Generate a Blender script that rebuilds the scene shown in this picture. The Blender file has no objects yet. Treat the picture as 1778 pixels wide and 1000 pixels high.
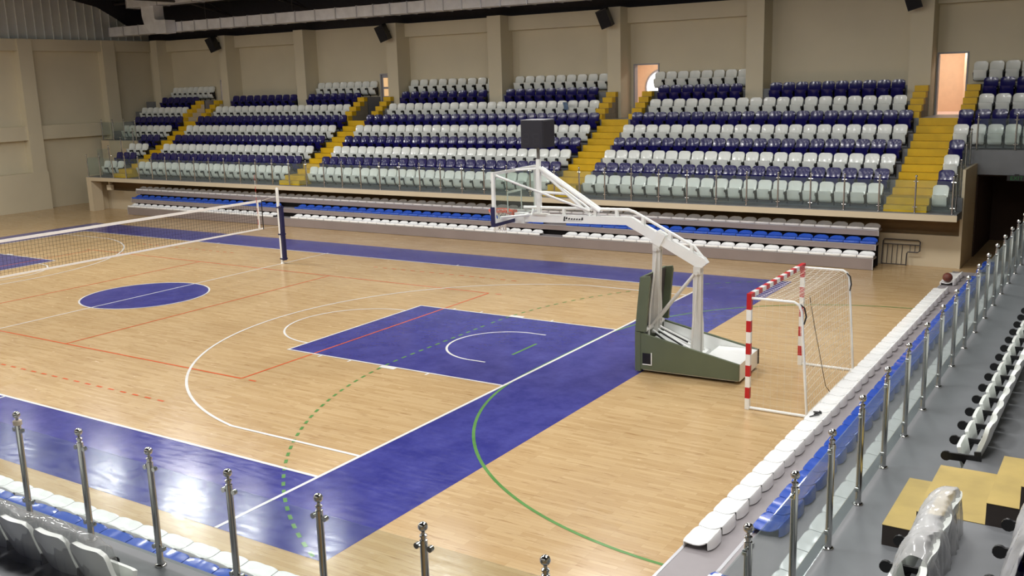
import bpy, math, random
from mathutils import Vector, Matrix
random.seed(7)
S = bpy.context.scene
COL = S.collection
PI = math.pi

# ------------------------------------------------------------------ materials
def lin(c):
    out = []
    for v in c:
        v = v / 255.0
        out.append(v / 12.92 if v <= 0.04045 else ((v + 0.055) / 1.055) ** 2.4)
    return (out[0], out[1], out[2], 1.0)

MATS = {}
def pm(name, rgb, rough=0.5, metal=0.0, var=0.06, scale=6.0, spec=0.5, coat=0.0, bump=0.0, emit=None, estr=0.0):
    m = bpy.data.materials.new(name); m.use_nodes = True
    nt = m.node_tree; N = nt.nodes; L = nt.links
    b = N['Principled BSDF']
    c = lin(rgb)
    if var > 0:
        tc = N.new('ShaderNodeTexCoord'); nz = N.new('ShaderNodeTexNoise')
        nz.inputs['Scale'].default_value = scale; nz.inputs['Detail'].default_value = 3.0
        L.new(tc.outputs['Object'], nz.inputs['Vector'])
        rp = N.new('ShaderNodeValToRGB')
        rp.color_ramp.elements[0].position = 0.3; rp.color_ramp.elements[1].position = 0.7
        rp.color_ramp.elements[0].color = (c[0] * (1 - var), c[1] * (1 - var), c[2] * (1 - var), 1)
        rp.color_ramp.elements[1].color = (min(1, c[0] * (1 + var)), min(1, c[1] * (1 + var)), min(1, c[2] * (1 + var)), 1)
        L.new(nz.outputs['Fac'], rp.inputs['Fac']); L.new(rp.outputs['Color'], b.inputs['Base Color'])
        if bump > 0:
            bp = N.new('ShaderNodeBump'); bp.inputs['Strength'].default_value = bump; bp.inputs['Distance'].default_value = 0.02
            L.new(nz.outputs['Fac'], bp.inputs['Height']); L.new(bp.outputs['Normal'], b.inputs['Normal'])
    else:
        b.inputs['Base Color'].default_value = c
    b.inputs['Roughness'].default_value = rough
    b.inputs['Metallic'].default_value = metal
    b.inputs['Specular IOR Level'].default_value = spec
    b.inputs['Coat Weight'].default_value = coat
    b.inputs['Coat Roughness'].default_value = 0.08
    if emit:
        b.inputs['Emission Color'].default_value = lin(emit); b.inputs['Emission Strength'].default_value = estr
    MATS[name] = m
    return m

def glass_mat(name, tint, dust, rgb=(190, 205, 205)):
    m = bpy.data.materials.new(name); m.use_nodes = True
    nt = m.node_tree; N = nt.nodes; L = nt.links
    N.remove(N['Principled BSDF']); out = N['Material Output']
    tr = N.new('ShaderNodeBsdfTransparent'); tr.inputs['Color'].default_value = (tint[0], tint[1], tint[2], 1)
    gl = N.new('ShaderNodeBsdfGlossy'); gl.inputs['Roughness'].default_value = 0.03
    df = N.new('ShaderNodeBsdfDiffuse'); df.inputs['Color'].default_value = lin(rgb)
    lf = N.new('ShaderNodeLayerWeight'); lf.inputs['Blend'].default_value = 0.5
    lp = N.new('ShaderNodeMath'); lp.operation = 'POWER'; lp.inputs[1].default_value = 5.0; L.new(lf.outputs['Facing'], lp.inputs[0])
    lw = N.new('ShaderNodeMath'); lw.operation = 'MULTIPLY_ADD'; lw.inputs[1].default_value = 0.45; lw.inputs[2].default_value = 0.02; L.new(lp.outputs[0], lw.inputs[0])
    nz = N.new('ShaderNodeTexNoise'); nz.inputs['Scale'].default_value = 2.5; nz.inputs['Detail'].default_value = 3
    tc = N.new('ShaderNodeTexCoord'); L.new(tc.outputs['Object'], nz.inputs['Vector'])
    mp = N.new('ShaderNodeMapRange'); mp.inputs['To Min'].default_value = dust * 0.6; mp.inputs['To Max'].default_value = dust * 1.4
    L.new(nz.outputs['Fac'], mp.inputs['Value'])
    m1 = N.new('ShaderNodeMixShader'); m2 = N.new('ShaderNodeMixShader')
    L.new(mp.outputs['Result'], m1.inputs['Fac']); L.new(tr.outputs[0], m1.inputs[1]); L.new(df.outputs[0], m1.inputs[2])
    L.new(lw.outputs[0], m2.inputs['Fac']); L.new(m1.outputs[0], m2.inputs[1]); L.new(gl.outputs[0], m2.inputs[2])
    L.new(m2.outputs[0], out.inputs['Surface'])
    MATS[name] = m
    return m

def wood_mat():
    m = bpy.data.materials.new('sprung_maple_floor'); m.use_nodes = True
    nt = m.node_tree; N = nt.nodes; L = nt.links; b = N['Principled BSDF']
    tc = N.new('ShaderNodeTexCoord')
    br = N.new('ShaderNodeTexBrick')
    br.inputs['Scale'].default_value = 1.0; br.inputs['Brick Width'].default_value = 0.75; br.inputs['Row Height'].default_value = 0.075
    br.inputs['Mortar Size'].default_value = 0.0012; br.inputs['Mortar Smooth'].default_value = 0.2
    br.offset = 0.37; br.offset_frequency = 3; br.inputs['Bias'].default_value = -0.1
    br.inputs['Color1'].default_value = lin((204, 175, 130)); br.inputs['Color2'].default_value = lin((190, 158, 112))
    br.inputs['Mortar'].default_value = lin((165, 132, 92))
    L.new(tc.outputs['Object'], br.inputs['Vector'])
    mp = N.new('ShaderNodeMapping'); mp.inputs['Scale'].default_value = (2.0, 18.0, 1.0)
    L.new(tc.outputs['Object'], mp.inputs['Vector'])
    nz = N.new('ShaderNodeTexNoise'); nz.inputs['Scale'].default_value = 1.0; nz.inputs['Detail'].default_value = 4.0; nz.inputs['Roughness'].default_value = 0.6
    L.new(mp.outputs['Vector'], nz.inputs['Vector'])
    rp = N.new('ShaderNodeValToRGB'); e = rp.color_ramp.elements
    e[0].position = 0.3; e[0].color = (0.6, 0.48, 0.38, 1); e[1].position = 0.43; e[1].color = (1, 1, 1, 1)
    L.new(nz.outputs['Fac'], rp.inputs['Fac'])
    mx = N.new('ShaderNodeMixRGB'); mx.blend_type = 'MULTIPLY'; mx.inputs['Fac'].default_value = 0.75
    L.new(br.outputs['Color'], mx.inputs[1]); L.new(rp.outputs['Color'], mx.inputs[2])
    n2 = N.new('ShaderNodeTexNoise'); n2.inputs['Scale'].default_value = 0.35; n2.inputs['Detail'].default_value = 2.0
    L.new(tc.outputs['Object'], n2.inputs['Vector'])
    r2 = N.new('ShaderNodeValToRGB'); r2.color_ramp.elements[0].position = 0.35; r2.color_ramp.elements[0].color = (0.9, 0.88, 0.86, 1)
    r2.color_ramp.elements[1].position = 0.65; r2.color_ramp.elements[1].color = (1, 1, 1, 1)
    L.new(n2.outputs['Fac'], r2.inputs['Fac'])
    m2 = N.new('ShaderNodeMixRGB'); m2.blend_type = 'MULTIPLY'; m2.inputs['Fac'].default_value = 1.0
    L.new(mx.outputs[0], m2.inputs[1]); L.new(r2.outputs[0], m2.inputs[2])
    L.new(m2.outputs[0], b.inputs['Base Color'])
    gloss_finish(nt, tc, b)
    return m

def gloss_finish(nt, tc, b, lo=0.15, hi=0.28):
    N = nt.nodes; L = nt.links
    mp = N.new('ShaderNodeMapping'); mp.inputs['Scale'].default_value = (2.2, 9.0, 1.0)
    L.new(tc.outputs['Object'], mp.inputs['Vector'])
    nz = N.new('ShaderNodeTexNoise'); nz.inputs['Scale'].default_value = 1.3; nz.inputs['Detail'].default_value = 5.0; nz.inputs['Roughness'].default_value = 0.65
    L.new(mp.outputs['Vector'], nz.inputs['Vector'])
    mr = N.new('ShaderNodeMapRange'); mr.inputs['From Min'].default_value = 0.3; mr.inputs['From Max'].default_value = 0.7
    mr.inputs['To Min'].default_value = lo; mr.inputs['To Max'].default_value = hi
    L.new(nz.outputs['Fac'], mr.inputs['Value']); L.new(mr.outputs['Result'], b.inputs['Roughness'])
    bp = N.new('ShaderNodeBump'); bp.inputs['Strength'].default_value = 0.06; bp.inputs['Distance'].default_value = 0.01
    L.new(nz.outputs['Fac'], bp.inputs['Height']); L.new(bp.outputs['Normal'], b.inputs['Normal'])

def paint_mat(name, a, c):
    m = bpy.data.materials.new(name); m.use_nodes = True
    nt = m.node_tree; N = nt.nodes; L = nt.links; b = N['Principled BSDF']
    tc = N.new('ShaderNodeTexCoord')
    nz = N.new('ShaderNodeTexNoise'); nz.inputs['Scale'].default_value = 1.6; nz.inputs['Detail'].default_value = 6.0; nz.inputs['Roughness'].default_value = 0.7
    L.new(tc.outputs['Object'], nz.inputs['Vector'])
    rp = N.new('ShaderNodeValToRGB'); e = rp.color_ramp.elements
    e[0].position = 0.38; e[0].color = lin(a); e[1].position = 0.72; e[1].color = lin(c)
    L.new(nz.outputs['Fac'], rp.inputs['Fac']); L.new(rp.outputs[0], b.inputs['Base Color'])
    gloss_finish(nt, tc, b, 0.1, 0.24)
    return m

WOOD = wood_mat()
BLUEP = paint_mat('blue_court_paint', (54, 56, 132), (76, 78, 154))
WHITEP = paint_mat('white_line_paint', (228, 226, 222), (244, 243, 240))
ORANGEP = paint_mat('orange_line_paint', (214, 92, 52), (224, 112, 70))
GREENP = paint_mat('green_line_paint', (88, 138, 72), (108, 156, 90))
CREAM = pm('cream_wall_paint', (212, 203, 177), 0.75, var=0.04, scale=0.5)
CREAM2 = pm('cream_fascia_paint', (204, 190, 162), 0.7, var=0.04, scale=0.8)
TAN = pm('tan_underside', (150, 122, 84), 0.8, var=0.05)  # darker tan than the cream wall in front of it
BROWN = pm('dark_brown_passage', (58, 40, 30), 0.8, var=0.08)
CONC = pm('grey_painted_concrete', (118, 120, 123), 0.45, var=0.1, scale=1.4, spec=0.4)
CONCD = pm('dark_riser_concrete', (84, 87, 92), 0.6, var=0.08, scale=1.4)
YEL = pm('yellow_stair_paint', (216, 176, 18), 0.55, var=0.1, scale=2.5)
YELPALE = pm('pale_yellow_step_paint', (184, 160, 92), 0.6, var=0.12, scale=3)
PLW = pm('white_seat_plastic', (234, 238, 233), 0.3, var=0.02, scale=4, coat=0.3)
PLB = pm('navy_seat_plastic', (26, 23, 92), 0.22, var=0.05, scale=4, coat=0.3)
SHW = pm('white_shell_plastic', (249, 250, 249), 0.25, var=0.02, scale=4, coat=0.3)
SHB = pm('blue_shell_plastic', (42, 84, 186), 0.25, var=0.05, scale=4, coat=0.4)
BLACK = pm('black_plastic', (20, 20, 22), 0.4, var=0.1)
BLKSP = pm('black_speaker_cloth', (16, 15, 20), 0.8, var=0.1, scale=40)
CLOCKM = pm('dark_clock_casing', (34, 33, 42), 0.45, var=0.06)
CLOCKD = pm('unlit_digit_plastic', (44, 43, 52), 0.5, var=0.05)
STEEL = pm('polished_stainless', (196, 196, 194), 0.16, metal=1.0, var=0.05, scale=10)
GALV = pm('galvanised_duct_sheet', (236, 239, 243), 0.4, metal=0.05, var=0.1, scale=2.0)
ALU = pm('silver_edge_trim', (200, 200, 205), 0.35, metal=0.6, var=0.03)
PANEL = pm('grey_brown_panel', (142, 130, 126), 0.5, var=0.06, scale=1.2)
DECK = pm('grey_deck_board', (152, 146, 148), 0.5, var=0.06, scale=2)
DKGAP = pm('dark_gap_shade', (28, 24, 24), 0.9, var=0.1)  # near-black colour standing for shade in the gaps of the retractable stands
WST = pm('white_gloss_steel', (236, 238, 236), 0.28, var=0.02, coat=0.3)
GST = pm('grey_white_steel', (214, 212, 206), 0.35, var=0.04)
GRN = pm('olive_green_padding', (92, 101, 80), 0.5, var=0.05, scale=2)
NAVYPAD = pm('navy_foam_padding', (24, 26, 74), 0.5, var=0.06)
RED = pm('red_goal_band', (186, 24, 34), 0.35, var=0.05)
RIMO = pm('orange_rim_enamel', (226, 92, 62), 0.35, var=0.05)
CORD = pm('white_net_cord', (232, 226, 214), 0.8, var=0.05)
TAPEW = pm('white_net_tape', (242, 242, 240), 0.6, var=0.03)
CORDD = pm('dark_net_cord', (44, 38, 32), 0.8, var=0.05)
BALLM = pm('brown_ball_leather', (104, 52, 38), 0.55, var=0.12, scale=30, bump=0.2)
ROOF = pm('dark_roof_sheet', (44, 43, 50), 0.8, var=0.1)
ROOFS = pm('dark_roof_steel', (66, 62, 62), 0.7, var=0.1)
CLAD = pm('grey_metal_cladding', (206, 210, 206), 0.5, metal=0.0, var=0.08, scale=0.6)
CLADS = pm('pale_cladding_seam', (236, 238, 234), 0.5, var=0.04)
PEACH = pm('peach_corridor_paint', (238, 208, 178), 0.8, var=0.03)
PINKF = pm('pale_corridor_floor', (224, 196, 188), 0.5, var=0.04)
DOORG = pm('grey_blue_door_enamel', (158, 160, 168), 0.5, var=0.04)
WARMP = pm('warm_lit_pane', (255, 214, 160), 0.4, var=0.0, emit=(255, 206, 150), estr=0.7)
DAYL = pm('bright_daylight_pane', (255, 255, 255), 0.4, var=0.0, emit=(250, 252, 255), estr=6.0)
EXITG = pm('green_exit_lettering', (30, 104, 52), 0.5, var=0.0, emit=(40, 150, 70), estr=0.02)
DKMETAL = pm('dark_grey_tube', (72, 66, 64), 0.5, var=0.08)
GLASS = glass_mat('clear_railing_glass', (0.93, 0.96, 0.95), 0.045)
GLASSF = glass_mat('dusty_railing_glass', (0.92, 0.95, 0.94), 0.05)
GLASSR = glass_mat('hazy_railing_glass', (0.86, 0.9, 0.9), 0.13)
BOARDG = glass_mat('clear_backboard_glass', (0.9, 0.94, 0.91), 0.05)
FILM = glass_mat('milky_plastic_film', (0.92, 0.92, 0.92), 0.38, (236, 236, 236))
FILMC = glass_mat('clear_plastic_film', (0.92, 0.92, 0.92), 0.12, (224, 224, 224))

# ------------------------------------------------------------------ mesh builder
class MB:
    def __init__(s): s.v = []; s.f = []; s.mi = []; s.cur = 0
    def add(s, vs, fs):
        o = len(s.v); s.v.extend([tuple(p) for p in vs])
        for f in fs: s.f.append([i + o for i in f]); s.mi.append(s.cur)
    def box(s, x0, x1, y0, y1, z0, z1, mat=None):
        vs = [(x0, y0, z0), (x1, y0, z0), (x1, y1, z0), (x0, y1, z0), (x0, y0, z1), (x1, y0, z1), (x1, y1, z1), (x0, y1, z1)]
        if mat is not None: vs = [tuple(mat @ Vector(p)) for p in vs]
        s.add(vs, [(3, 2, 1, 0), (4, 5, 6, 7), (0, 1, 5, 4), (1, 2, 6, 5), (2, 3, 7, 6), (3, 0, 4, 7)])
    def bbox(s, x0, x1, y0, y1, z0, z1, b=0.01):
        # box with chamfered vertical and top edges
        s.prism([(x0 + b, y0), (x1 - b, y0), (x1, y0 + b), (x1, y1 - b), (x1 - b, y1), (x0 + b, y1), (x0, y1 - b), (x0, y0 + b)], z0, z1 - b, b)
    def prism(s, pts, z0, z1, top=0.0):
        n = len(pts)
        cx = sum(p[0] for p in pts) / n; cy = sum(p[1] for p in pts) / n
        vs = [(p[0], p[1], z0) for p in pts] + [(p[0], p[1], z1) for p in pts]
        fs = [tuple(range(n - 1, -1, -1))] + [(i, (i + 1) % n, n + (i + 1) % n, n + i) for i in range(n)]
        if top > 0:
            def inset(p):
                dx, dy = cx - p[0], cy - p[1]; l = math.hypot(dx, dy) or 1
                return (p[0] + dx / l * top, p[1] + dy / l * top, z1 + top)
            vs += [inset(p) for p in pts]
            fs += [(n + i, n + (i + 1) % n, 2 * n + (i + 1) % n, 2 * n + i) for i in range(n)] + [tuple(range(2 * n, 3 * n))]
        else: fs += [tuple(range(n, 2 * n))]
        s.add(vs, fs)
    def extr(s, pts, axis, a0, a1):
        # polygon pts in the plane across axis, extruded a0..a1 ; axis 'x': (y,z) ; 'y': (x,z)
        n = len(pts)
        if axis == 'x': A = [(a0, p[0], p[1]) for p in pts]; B = [(a1, p[0], p[1]) for p in pts]
        else: A = [(p[0], a0, p[1]) for p in pts]; B = [(p[0], a1, p[1]) for p in pts]
        fs = [tuple(range(n)), tuple(range(2 * n - 1, n - 1, -1))] + [(i, i + n, (i + 1) % n + n, (i + 1) % n) for i in range(n)]
        s.add(A + B, fs)
    def tube(s, p0, p1, r0, r1=None, n=10, cap=True):
        p0 = Vector(p0); p1 = Vector(p1); r1 = r0 if r1 is None else r1
        d = (p1 - p0).normalized(); a = d.orthogonal().normalized(); b = d.cross(a)
        vs = []
        for p, r in ((p0, r0), (p1, r1)):
            for i in range(n):
                t = 2 * PI * i / n; vs.append(p + a * (r * math.cos(t)) + b * (r * math.sin(t)))
        fs = [(i, (i + 1) % n, n + (i + 1) % n, n + i) for i in range(n)]
        if cap: fs += [tuple(range(n - 1, -1, -1)), tuple(range(n, 2 * n))]
        s.add(vs, fs)
    def path(s, pts, r, n=8):
        # swept tube along points, one continuous skin
        P = [Vector(p) for p in pts]; m = len(P); vs = []; fs = []
        up = None
        for k in range(m):
            d = ((P[min(k + 1, m - 1)] - P[max(k - 1, 0)])).normalized()
            if up is None: up = d.orthogonal().normalized()
            up = (up - d * up.dot(d)).normalized(); b = d.cross(up)
            for i in range(n):
                t = 2 * PI * i / n; vs.append(P[k] + up * (r * math.cos(t)) + b * (r * math.sin(t)))
        for k in range(m - 1):
            for i in range(n): fs.append((k * n + i, k * n + (i + 1) % n, (k + 1) * n + (i + 1) % n, (k + 1) * n + i))
        fs += [tuple(range(n - 1, -1, -1)), tuple(range((m - 1) * n, m * n))]
        s.add(vs, fs)
    def bar(s, p0, p1, w, h, up=(0, 0, 1)):
        p0 = Vector(p0); p1 = Vector(p1); d = (p1 - p0).normalized(); u = Vector(up)
        sx = d.cross(u).normalized(); u = sx.cross(d).normalized()
        vs = []
        for p in (p0, p1):
            for a, b in ((-1, -1), (1, -1), (1, 1), (-1, 1)): vs.append(p + sx * (a * w / 2) + u * (b * h / 2))
        s.add(vs, [(0, 1, 5, 4), (1, 2, 6, 5), (2, 3, 7, 6), (3, 0, 4, 7), (3, 2, 1, 0), (4, 5, 6, 7)])
    def lathe(s, prof, c=(0, 0, 0), n=16):
        vs = []; fs = []; m = len(prof)
        for r, z in prof:
            for i in range(n):
                t = 2 * PI * i / n; vs.append((c[0] + r * math.cos(t), c[1] + r * math.sin(t), c[2] + z))
        for k in range(m - 1):
            for i in range(n): fs.append((k * n + i, k * n + (i + 1) % n, (k + 1) * n + (i + 1) % n, (k + 1) * n + i))
        fs += [tuple(range(n - 1, -1, -1)), tuple(range((m - 1) * n, m * n))]
        s.add(vs, fs)
    def ball(s, c, r, n=14, m=9):
        s.lathe([(max(1e-4, r * math.sin(PI * k / m)), -r * math.cos(PI * k / m)) for k in range(m + 1)], c, n)
    def torus(s, c, R, r, axis='z', n=28, m=8):
        vs = []; fs = []
        for i in range(n):
            t = 2 * PI * i / n
            for j in range(m):
                q = 2 * PI * j / m; rr = R + r * math.cos(q); p = (rr * math.cos(t), rr * math.sin(t), r * math.sin(q))
                if axis == 'x': p = (p[2], p[0], p[1])
                if axis == 'y': p = (p[0], p[2], p[1])
                vs.append((c[0] + p[0], c[1] + p[1], c[2] + p[2]))
        for i in range(n):
            for j in range(m): fs.append((i * m + j, ((i + 1) % n) * m + j, ((i + 1) % n) * m + (j + 1) % m, i * m + (j + 1) % m))
        s.add(vs, fs)
    def shell(s, fn, nu, nv, th):
        # fn(u,v): u in -1..1, v in 0..1 ; closed sheet of thickness th
        G = [[Vector(fn(-1 + 2 * i / nu, j / nv)) for i in range(nu + 1)] for j in range(nv + 1)]
        A = []; B = []
        for j in range(nv + 1):
            for i in range(nu + 1):
                du = G[j][min(i + 1, nu)] - G[j][max(i - 1, 0)]; dv = G[min(j + 1, nv)][i] - G[max(j - 1, 0)][i]
                nn = du.cross(dv); nn = nn.normalized() if nn.length > 1e-9 else Vector((0, 0, 1))
                A.append(G[j][i]); B.append(G[j][i] - nn * th)
        W = nu + 1; K = len(A); fs = []
        for j in range(nv):
            for i in range(nu):
                a = j * W + i
                fs.append((a, a + 1, a + W + 1, a + W)); fs.append((K + a + W, K + a + W + 1, K + a + 1, K + a))
        ring = [i for i in range(W)] + [j * W + nu for j in range(1, nv + 1)] + [nv * W + i for i in range(nu - 1, -1, -1)] + [j * W for j in range(nv - 1, 0, -1)]
        for q in range(len(ring)):
            a = ring[q]; b = ring[(q + 1) % len(ring)]; fs.append((b, a, K + a, K + b))
        s.add(A + B, fs)
    def mesh(s, name, mats, smooth=True, angle=38):
        me = bpy.data.meshes.new(name); me.from_pydata(s.v, [], s.f); me.update()
        for m in (mats if isinstance(mats, (list, tuple)) else [mats]): me.materials.append(m)
        if any(s.mi): me.polygons.foreach_set('material_index', s.mi)
        if smooth:
            me.polygons.foreach_set('use_smooth', [True] * len(me.polygons)); me.set_sharp_from_angle(angle=math.radians(angle))
        me.update()
        return me

def link(name, me, parent=None, loc=None, rotz=0.0, props=None):
    o = bpy.data.objects.new(name, me); COL.objects.link(o)
    if parent is not None: o.parent = parent
    if loc is not None: o.location = loc
    if rotz: o.rotation_euler = (0, 0, rotz)
    if props:
        for k, v in props.items():
            if v: o[k] = v
    return o
def obj(name, mb, mats, parent=None, smooth=True, loc=None, rotz=0.0, angle=38, label=None):
    o = link(name, mb.mesh(name, mats, smooth, angle), parent, loc, rotz)
    if label: o['label'] = label
    return o
def thing(name, label, cat, loc=(0, 0, 0), rotz=0.0, group=None):
    return link(name, None, None, loc, rotz, dict(label=label, category=cat, group=group))
def tag(o, label, cat, group=None):
    o['label'] = label; o['category'] = cat
    if group: o['group'] = group
    return o
def struct(name, mb, mats, smooth=False, **k):
    o = obj(name, mb, mats, smooth=smooth, **k); o['kind'] = 'structure'; return o

ORD = ['', 'first', 'second', 'third', 'fourth', 'fifth', 'sixth', 'seventh', 'eighth', 'ninth', 'tenth', 'eleventh', 'twelfth', 'thirteenth', 'fourteenth', 'fifteenth', 'sixteenth', 'seventeenth', 'eighteenth', 'nineteenth']
TENS = {2: 'twent', 3: 'thirt', 4: 'fort', 5: 'fift', 6: 'sixt', 7: 'sevent'}
def ordinal(n):
    if n < 20: return ORD[n]
    t = TENS[n // 10]
    return t + 'ieth' if n % 10 == 0 else t + 'y-' + ORD[n % 10]

# ------------------------------------------------------------------ measured layout (metres; court centre is the origin)
RZ = [0, 1.72, 2.09, 2.48, 2.88, 3.31, 3.74, 4.20, 4.71, 5.23]        # tread height of each seating row
D0 = 0.765
def ey(k): return 13.12 + D0 * (k - 2)                                # riser of row k on the far side
WALL_Y = 19.35
AISLES = [(-18.58, -17.55), (-7.12, -5.94), (6.06, 7.22), (17.73, 18.92)]
SIDE = 0.42
PILLARS = [(-22.6, -22.06), (-17.12, -16.6), (-11.68, -11.05), (-5.82, -5.2), (-0.18, 0.5), (5.58, 6.17), (11.32, 11.98), (17.03, 17.75), (22.75, 23.4)]
DOORS = [(-18.25, -17.25), (-7.06, -6.02), (6.3, 7.42), (17.77, 18.76)]

# ------------------------------------------------------------------ floor and its painted markings
b = MB(); b.box(-24.4, 31, -24, 20, -0.2, 0); struct('floor', b, WOOD)

ZI = [0]
def flat(b, x0, x1, y0, y1, z):
    ZI[0] += 1; z += (ZI[0] % 40) * 0.00002
    b.add([(x0, y0, z), (x1, y0, z), (x1, y1, z), (x0, y1, z)], [(0, 1, 2, 3)])
def arc(b, cx, cy, r, a0, a1, w, z, n=48, dash=None):
    L = abs(a1 - a0) * r
    if dash:
        k = int(L / (2 * dash)); st = (a1 - a0) / max(k, 1)
        for i in range(k): arc(b, cx, cy, r, a0 + st * i, a0 + st * (i + .5), w, z, 2)
        return
    ZI[0] += 1; z += .0005 + (ZI[0] % 7) * 0.00002
    vs = []; fs = []
    for i in range(n + 1):
        t = a0 + (a1 - a0) * i / n
        for rr in (r - w / 2, r + w / 2): vs.append((cx + rr * math.cos(t), cy + rr * math.sin(t), z))
    for i in range(n): fs.append((2 * i, 2 * i + 1, 2 * i + 3, 2 * i + 2))
    b.add(vs, fs)
blue = MB(); zb = 0.0015
flat(blue, -16, 16, 7.5, 9.45, zb); flat(blue, -16, 16, -9.5, -7.5, zb)
flat(blue, 14, 16, -7.5, 7.5, zb); flat(blue, -16, -14, -7.5, 7.5, zb)
for s in (-1, 1):
    x = sorted((s * 8.2, s * 14)); flat(blue, x[0], x[1], -2.45, 2.45, zb)
blue.add([(1.8 * math.cos(2 * PI * i / 64), 1.8 * math.sin(2 * PI * i / 64), zb) for i in range(64)], [tuple(range(64))])
struct('floor_blue_marking', blue, BLUEP)
g = MB(); zg = 0.003
for s in (1,):
    for yy in (-1.5, 1.5):
        sg = 1 if yy > 0 else -1
        a0 = PI / 2 * sg if s > 0 else PI / 2 * sg
        a1 = PI * sg if s > 0 else 0.0
        arc(g, s * 20, yy, 6.0, a0, a1, 0.055, zg, 40)
        # dashed nine metre line, stopped at the side of the painted border
        lim = math.acos(max(-1, min(1, 7.95 / 9.0)))
        b0 = PI / 2 * sg
        e0 = math.asin(7.95 / 9.0)
        if s > 0: arc(g, 20, yy, 9.0, (PI - e0) * sg, PI * sg, 0.055, zg, dash=0.15)
        else: arc(g, -20, yy, 9.0, e0 * sg, 0.0, 0.055, zg, dash=0.15)
    flat(g, *sorted((s * 13.97, s * 14.03)), -1.5, 1.5, zg - 0.0006)
    for k in range(10): flat(g, *sorted((s * 10.97, s * 11.03)), -1.5 + .3 * k, -1.35 + .3 * k, zg)
    flat(g, *sorted((s * 12.97, s * 13.03)), -0.5, 0.5, zg)
struct('floor_green_line_marking', g, GREENP)
o_ = MB(); zo = 0.0035; w = 0.05
for s in (-1, 1):
    flat(o_, -9, 9, s * 4.5 - w / 2, s * 4.5 + w / 2, zo)
    flat(o_, s * 9 - w / 2, s * 9 + w / 2, -4.5, 4.5, zo); flat(o_, s * 3 - w / 2, s * 3 + w / 2, -4.5, 4.5, zo)
    for sy in (-1, 1):
        flat(o_, *sorted((s * 9.22, s * 9.42)), sy * 4.5 - w / 2, sy * 4.5 + w / 2, zo)
        for k in range(15): flat(o_, *sorted((s * (3.3 + .38 * k), s * (3.48 + .38 * k))), sy * 6.25 - w / 2, sy * 6.25 + w / 2, zo)
struct('floor_orange_line_marking', o_, ORANGEP)
wl = MB(); zw = 0.005
for s in (-1, 1):
    flat(wl, -14.05, 14.05, *sorted((s * 7.5, s * 7.56)), zw)
    flat(wl, *sorted((s * 14.0, s * 14.06)), -9.5 if s > 0 else -7.5, 7.5, zw)
    flat(wl, *sorted((s * 8.2, s * 8.25)), -2.45, 2.45, zw)
    for sy in (-1, 1):
        flat(wl, *sorted((s * 8.2, s * 14)), *sorted((sy * 2.40, sy * 2.45)), zw)
        flat(wl, *sorted((s * 11.01, s * 14)), *sorted((sy * 6.55, sy * 6.61)), zw)
        flat(wl, *sorted((s * 12.42, s * 12.8)), *sorted((sy * 1.22, sy * 1.27)), zw)
        for x in (12.25, 10.15, 9.3): flat(wl, *sorted((s * x, s * (x - .05))), *sorted((sy * 2.45, sy * 2.56)), zw)
        flat(wl, *sorted((s * 11.4, s * 11.0)), *sorted((sy * 2.45, sy * 2.57)), zw)
        flat(wl, s * 5.675 - .025, s * 5.675 + .025, *sorted((sy * 7.5, sy * 7.68)), zw)
    c0 = PI if s > 0 else 0
    a = math.asin(6.58 / 6.72)
    arc(wl, s * 12.425, 0, 6.72, c0 - a, c0 + a, 0.055, zw, 90)
    arc(wl, s * 12.425, 0, 1.25, c0 - PI / 2, c0 + PI / 2, 0.05, zw)
    arc(wl, s * 8.2, 0, 1.8, c0 - PI / 2, c0 + PI / 2, 0.05, zw)
flat(wl, -.025, .025, -7.65, 7.65, zw)
arc(wl, 0, 0, 1.78, 0, 2 * PI, 0.05, zw + .0004, 72)
struct('floor_white_line_marking', wl, WHITEP)

# ------------------------------------------------------------------ room shell
b = MB()
b.box(-24.3, -23.95, -24, 20, 0, 8.55)
for y0 in (16.05, 11.3, 6.5, 1.7, -3.1, -7.9, -12.7, -17.5): b.box(-23.96, -23.5, y0, y0 + .75, 0, 8.55)
b.box(-23.96, -23.6, -24, 19.4, 7.97, 8.55); b.box(-23.96, -23.6, -24, 19.4, 3.55, 4.25)
b.box(-23.96, -23.45, -24, 12.08, 0, 1.92)
struct('wall_left', b, CREAM)
b = MB(); b.box(-24.3, -23.98, -24, 20, 8.55, 13)
b.cur = 1
for k in range(90): b.box(-23.99, -23.93, -24 + .482 * k, -23.965 + .482 * k, 8.55, 13)
struct('wall_left_cladding', b, [CLAD, CLADS])
b = MB()
xs = [-24.3] + [v for d in DOORS for v in d] + [31]
for i in range(0, len(xs), 2): b.box(xs[i], xs[i + 1], WALL_Y, WALL_Y + .25, 0, 8.52)
for d in DOORS: b.box(d[0], d[1], WALL_Y, WALL_Y + .25, 0, 4.2); b.box(d[0], d[1], WALL_Y, WALL_Y + .25, 6.3, 8.52)
for i in range(len(PILLARS) - 1):
    if i in (2, 7 - 1): continue
    b.box(PILLARS[i][1], PILLARS[i + 1][0], WALL_Y - .3, WALL_Y + .01, 7.9, 8.5)
struct('wall_far', b, CREAM)
for i, p in enumerate(PILLARS):
    b = MB(); b.box(p[0], p[1], 18.42, WALL_Y, 4.1, 8.52); struct('wall_pillar', b, CREAM)
b = MB(); b.box(-24.3, 31, WALL_Y + .1, WALL_Y + .4, 8.52, 12.5); struct('wall_far_upper', b, ROOF)
b = MB(); b.box(30.8, 31.1, -24, 20, 0, 13); struct('wall_right', b, CREAM)
b = MB(); b.box(-24.3, 31, -24.3, -24, 0, 13); struct('wall_near', b, CREAM)
b = MB(); b.extr([(-24.3, 9.6), (3, 13.0), (WALL_Y + .4, 10.3), (WALL_Y + .4, 10.6), (3, 13.3), (-24.3, 9.9)], 'x', -24.3, 31.1)
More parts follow.
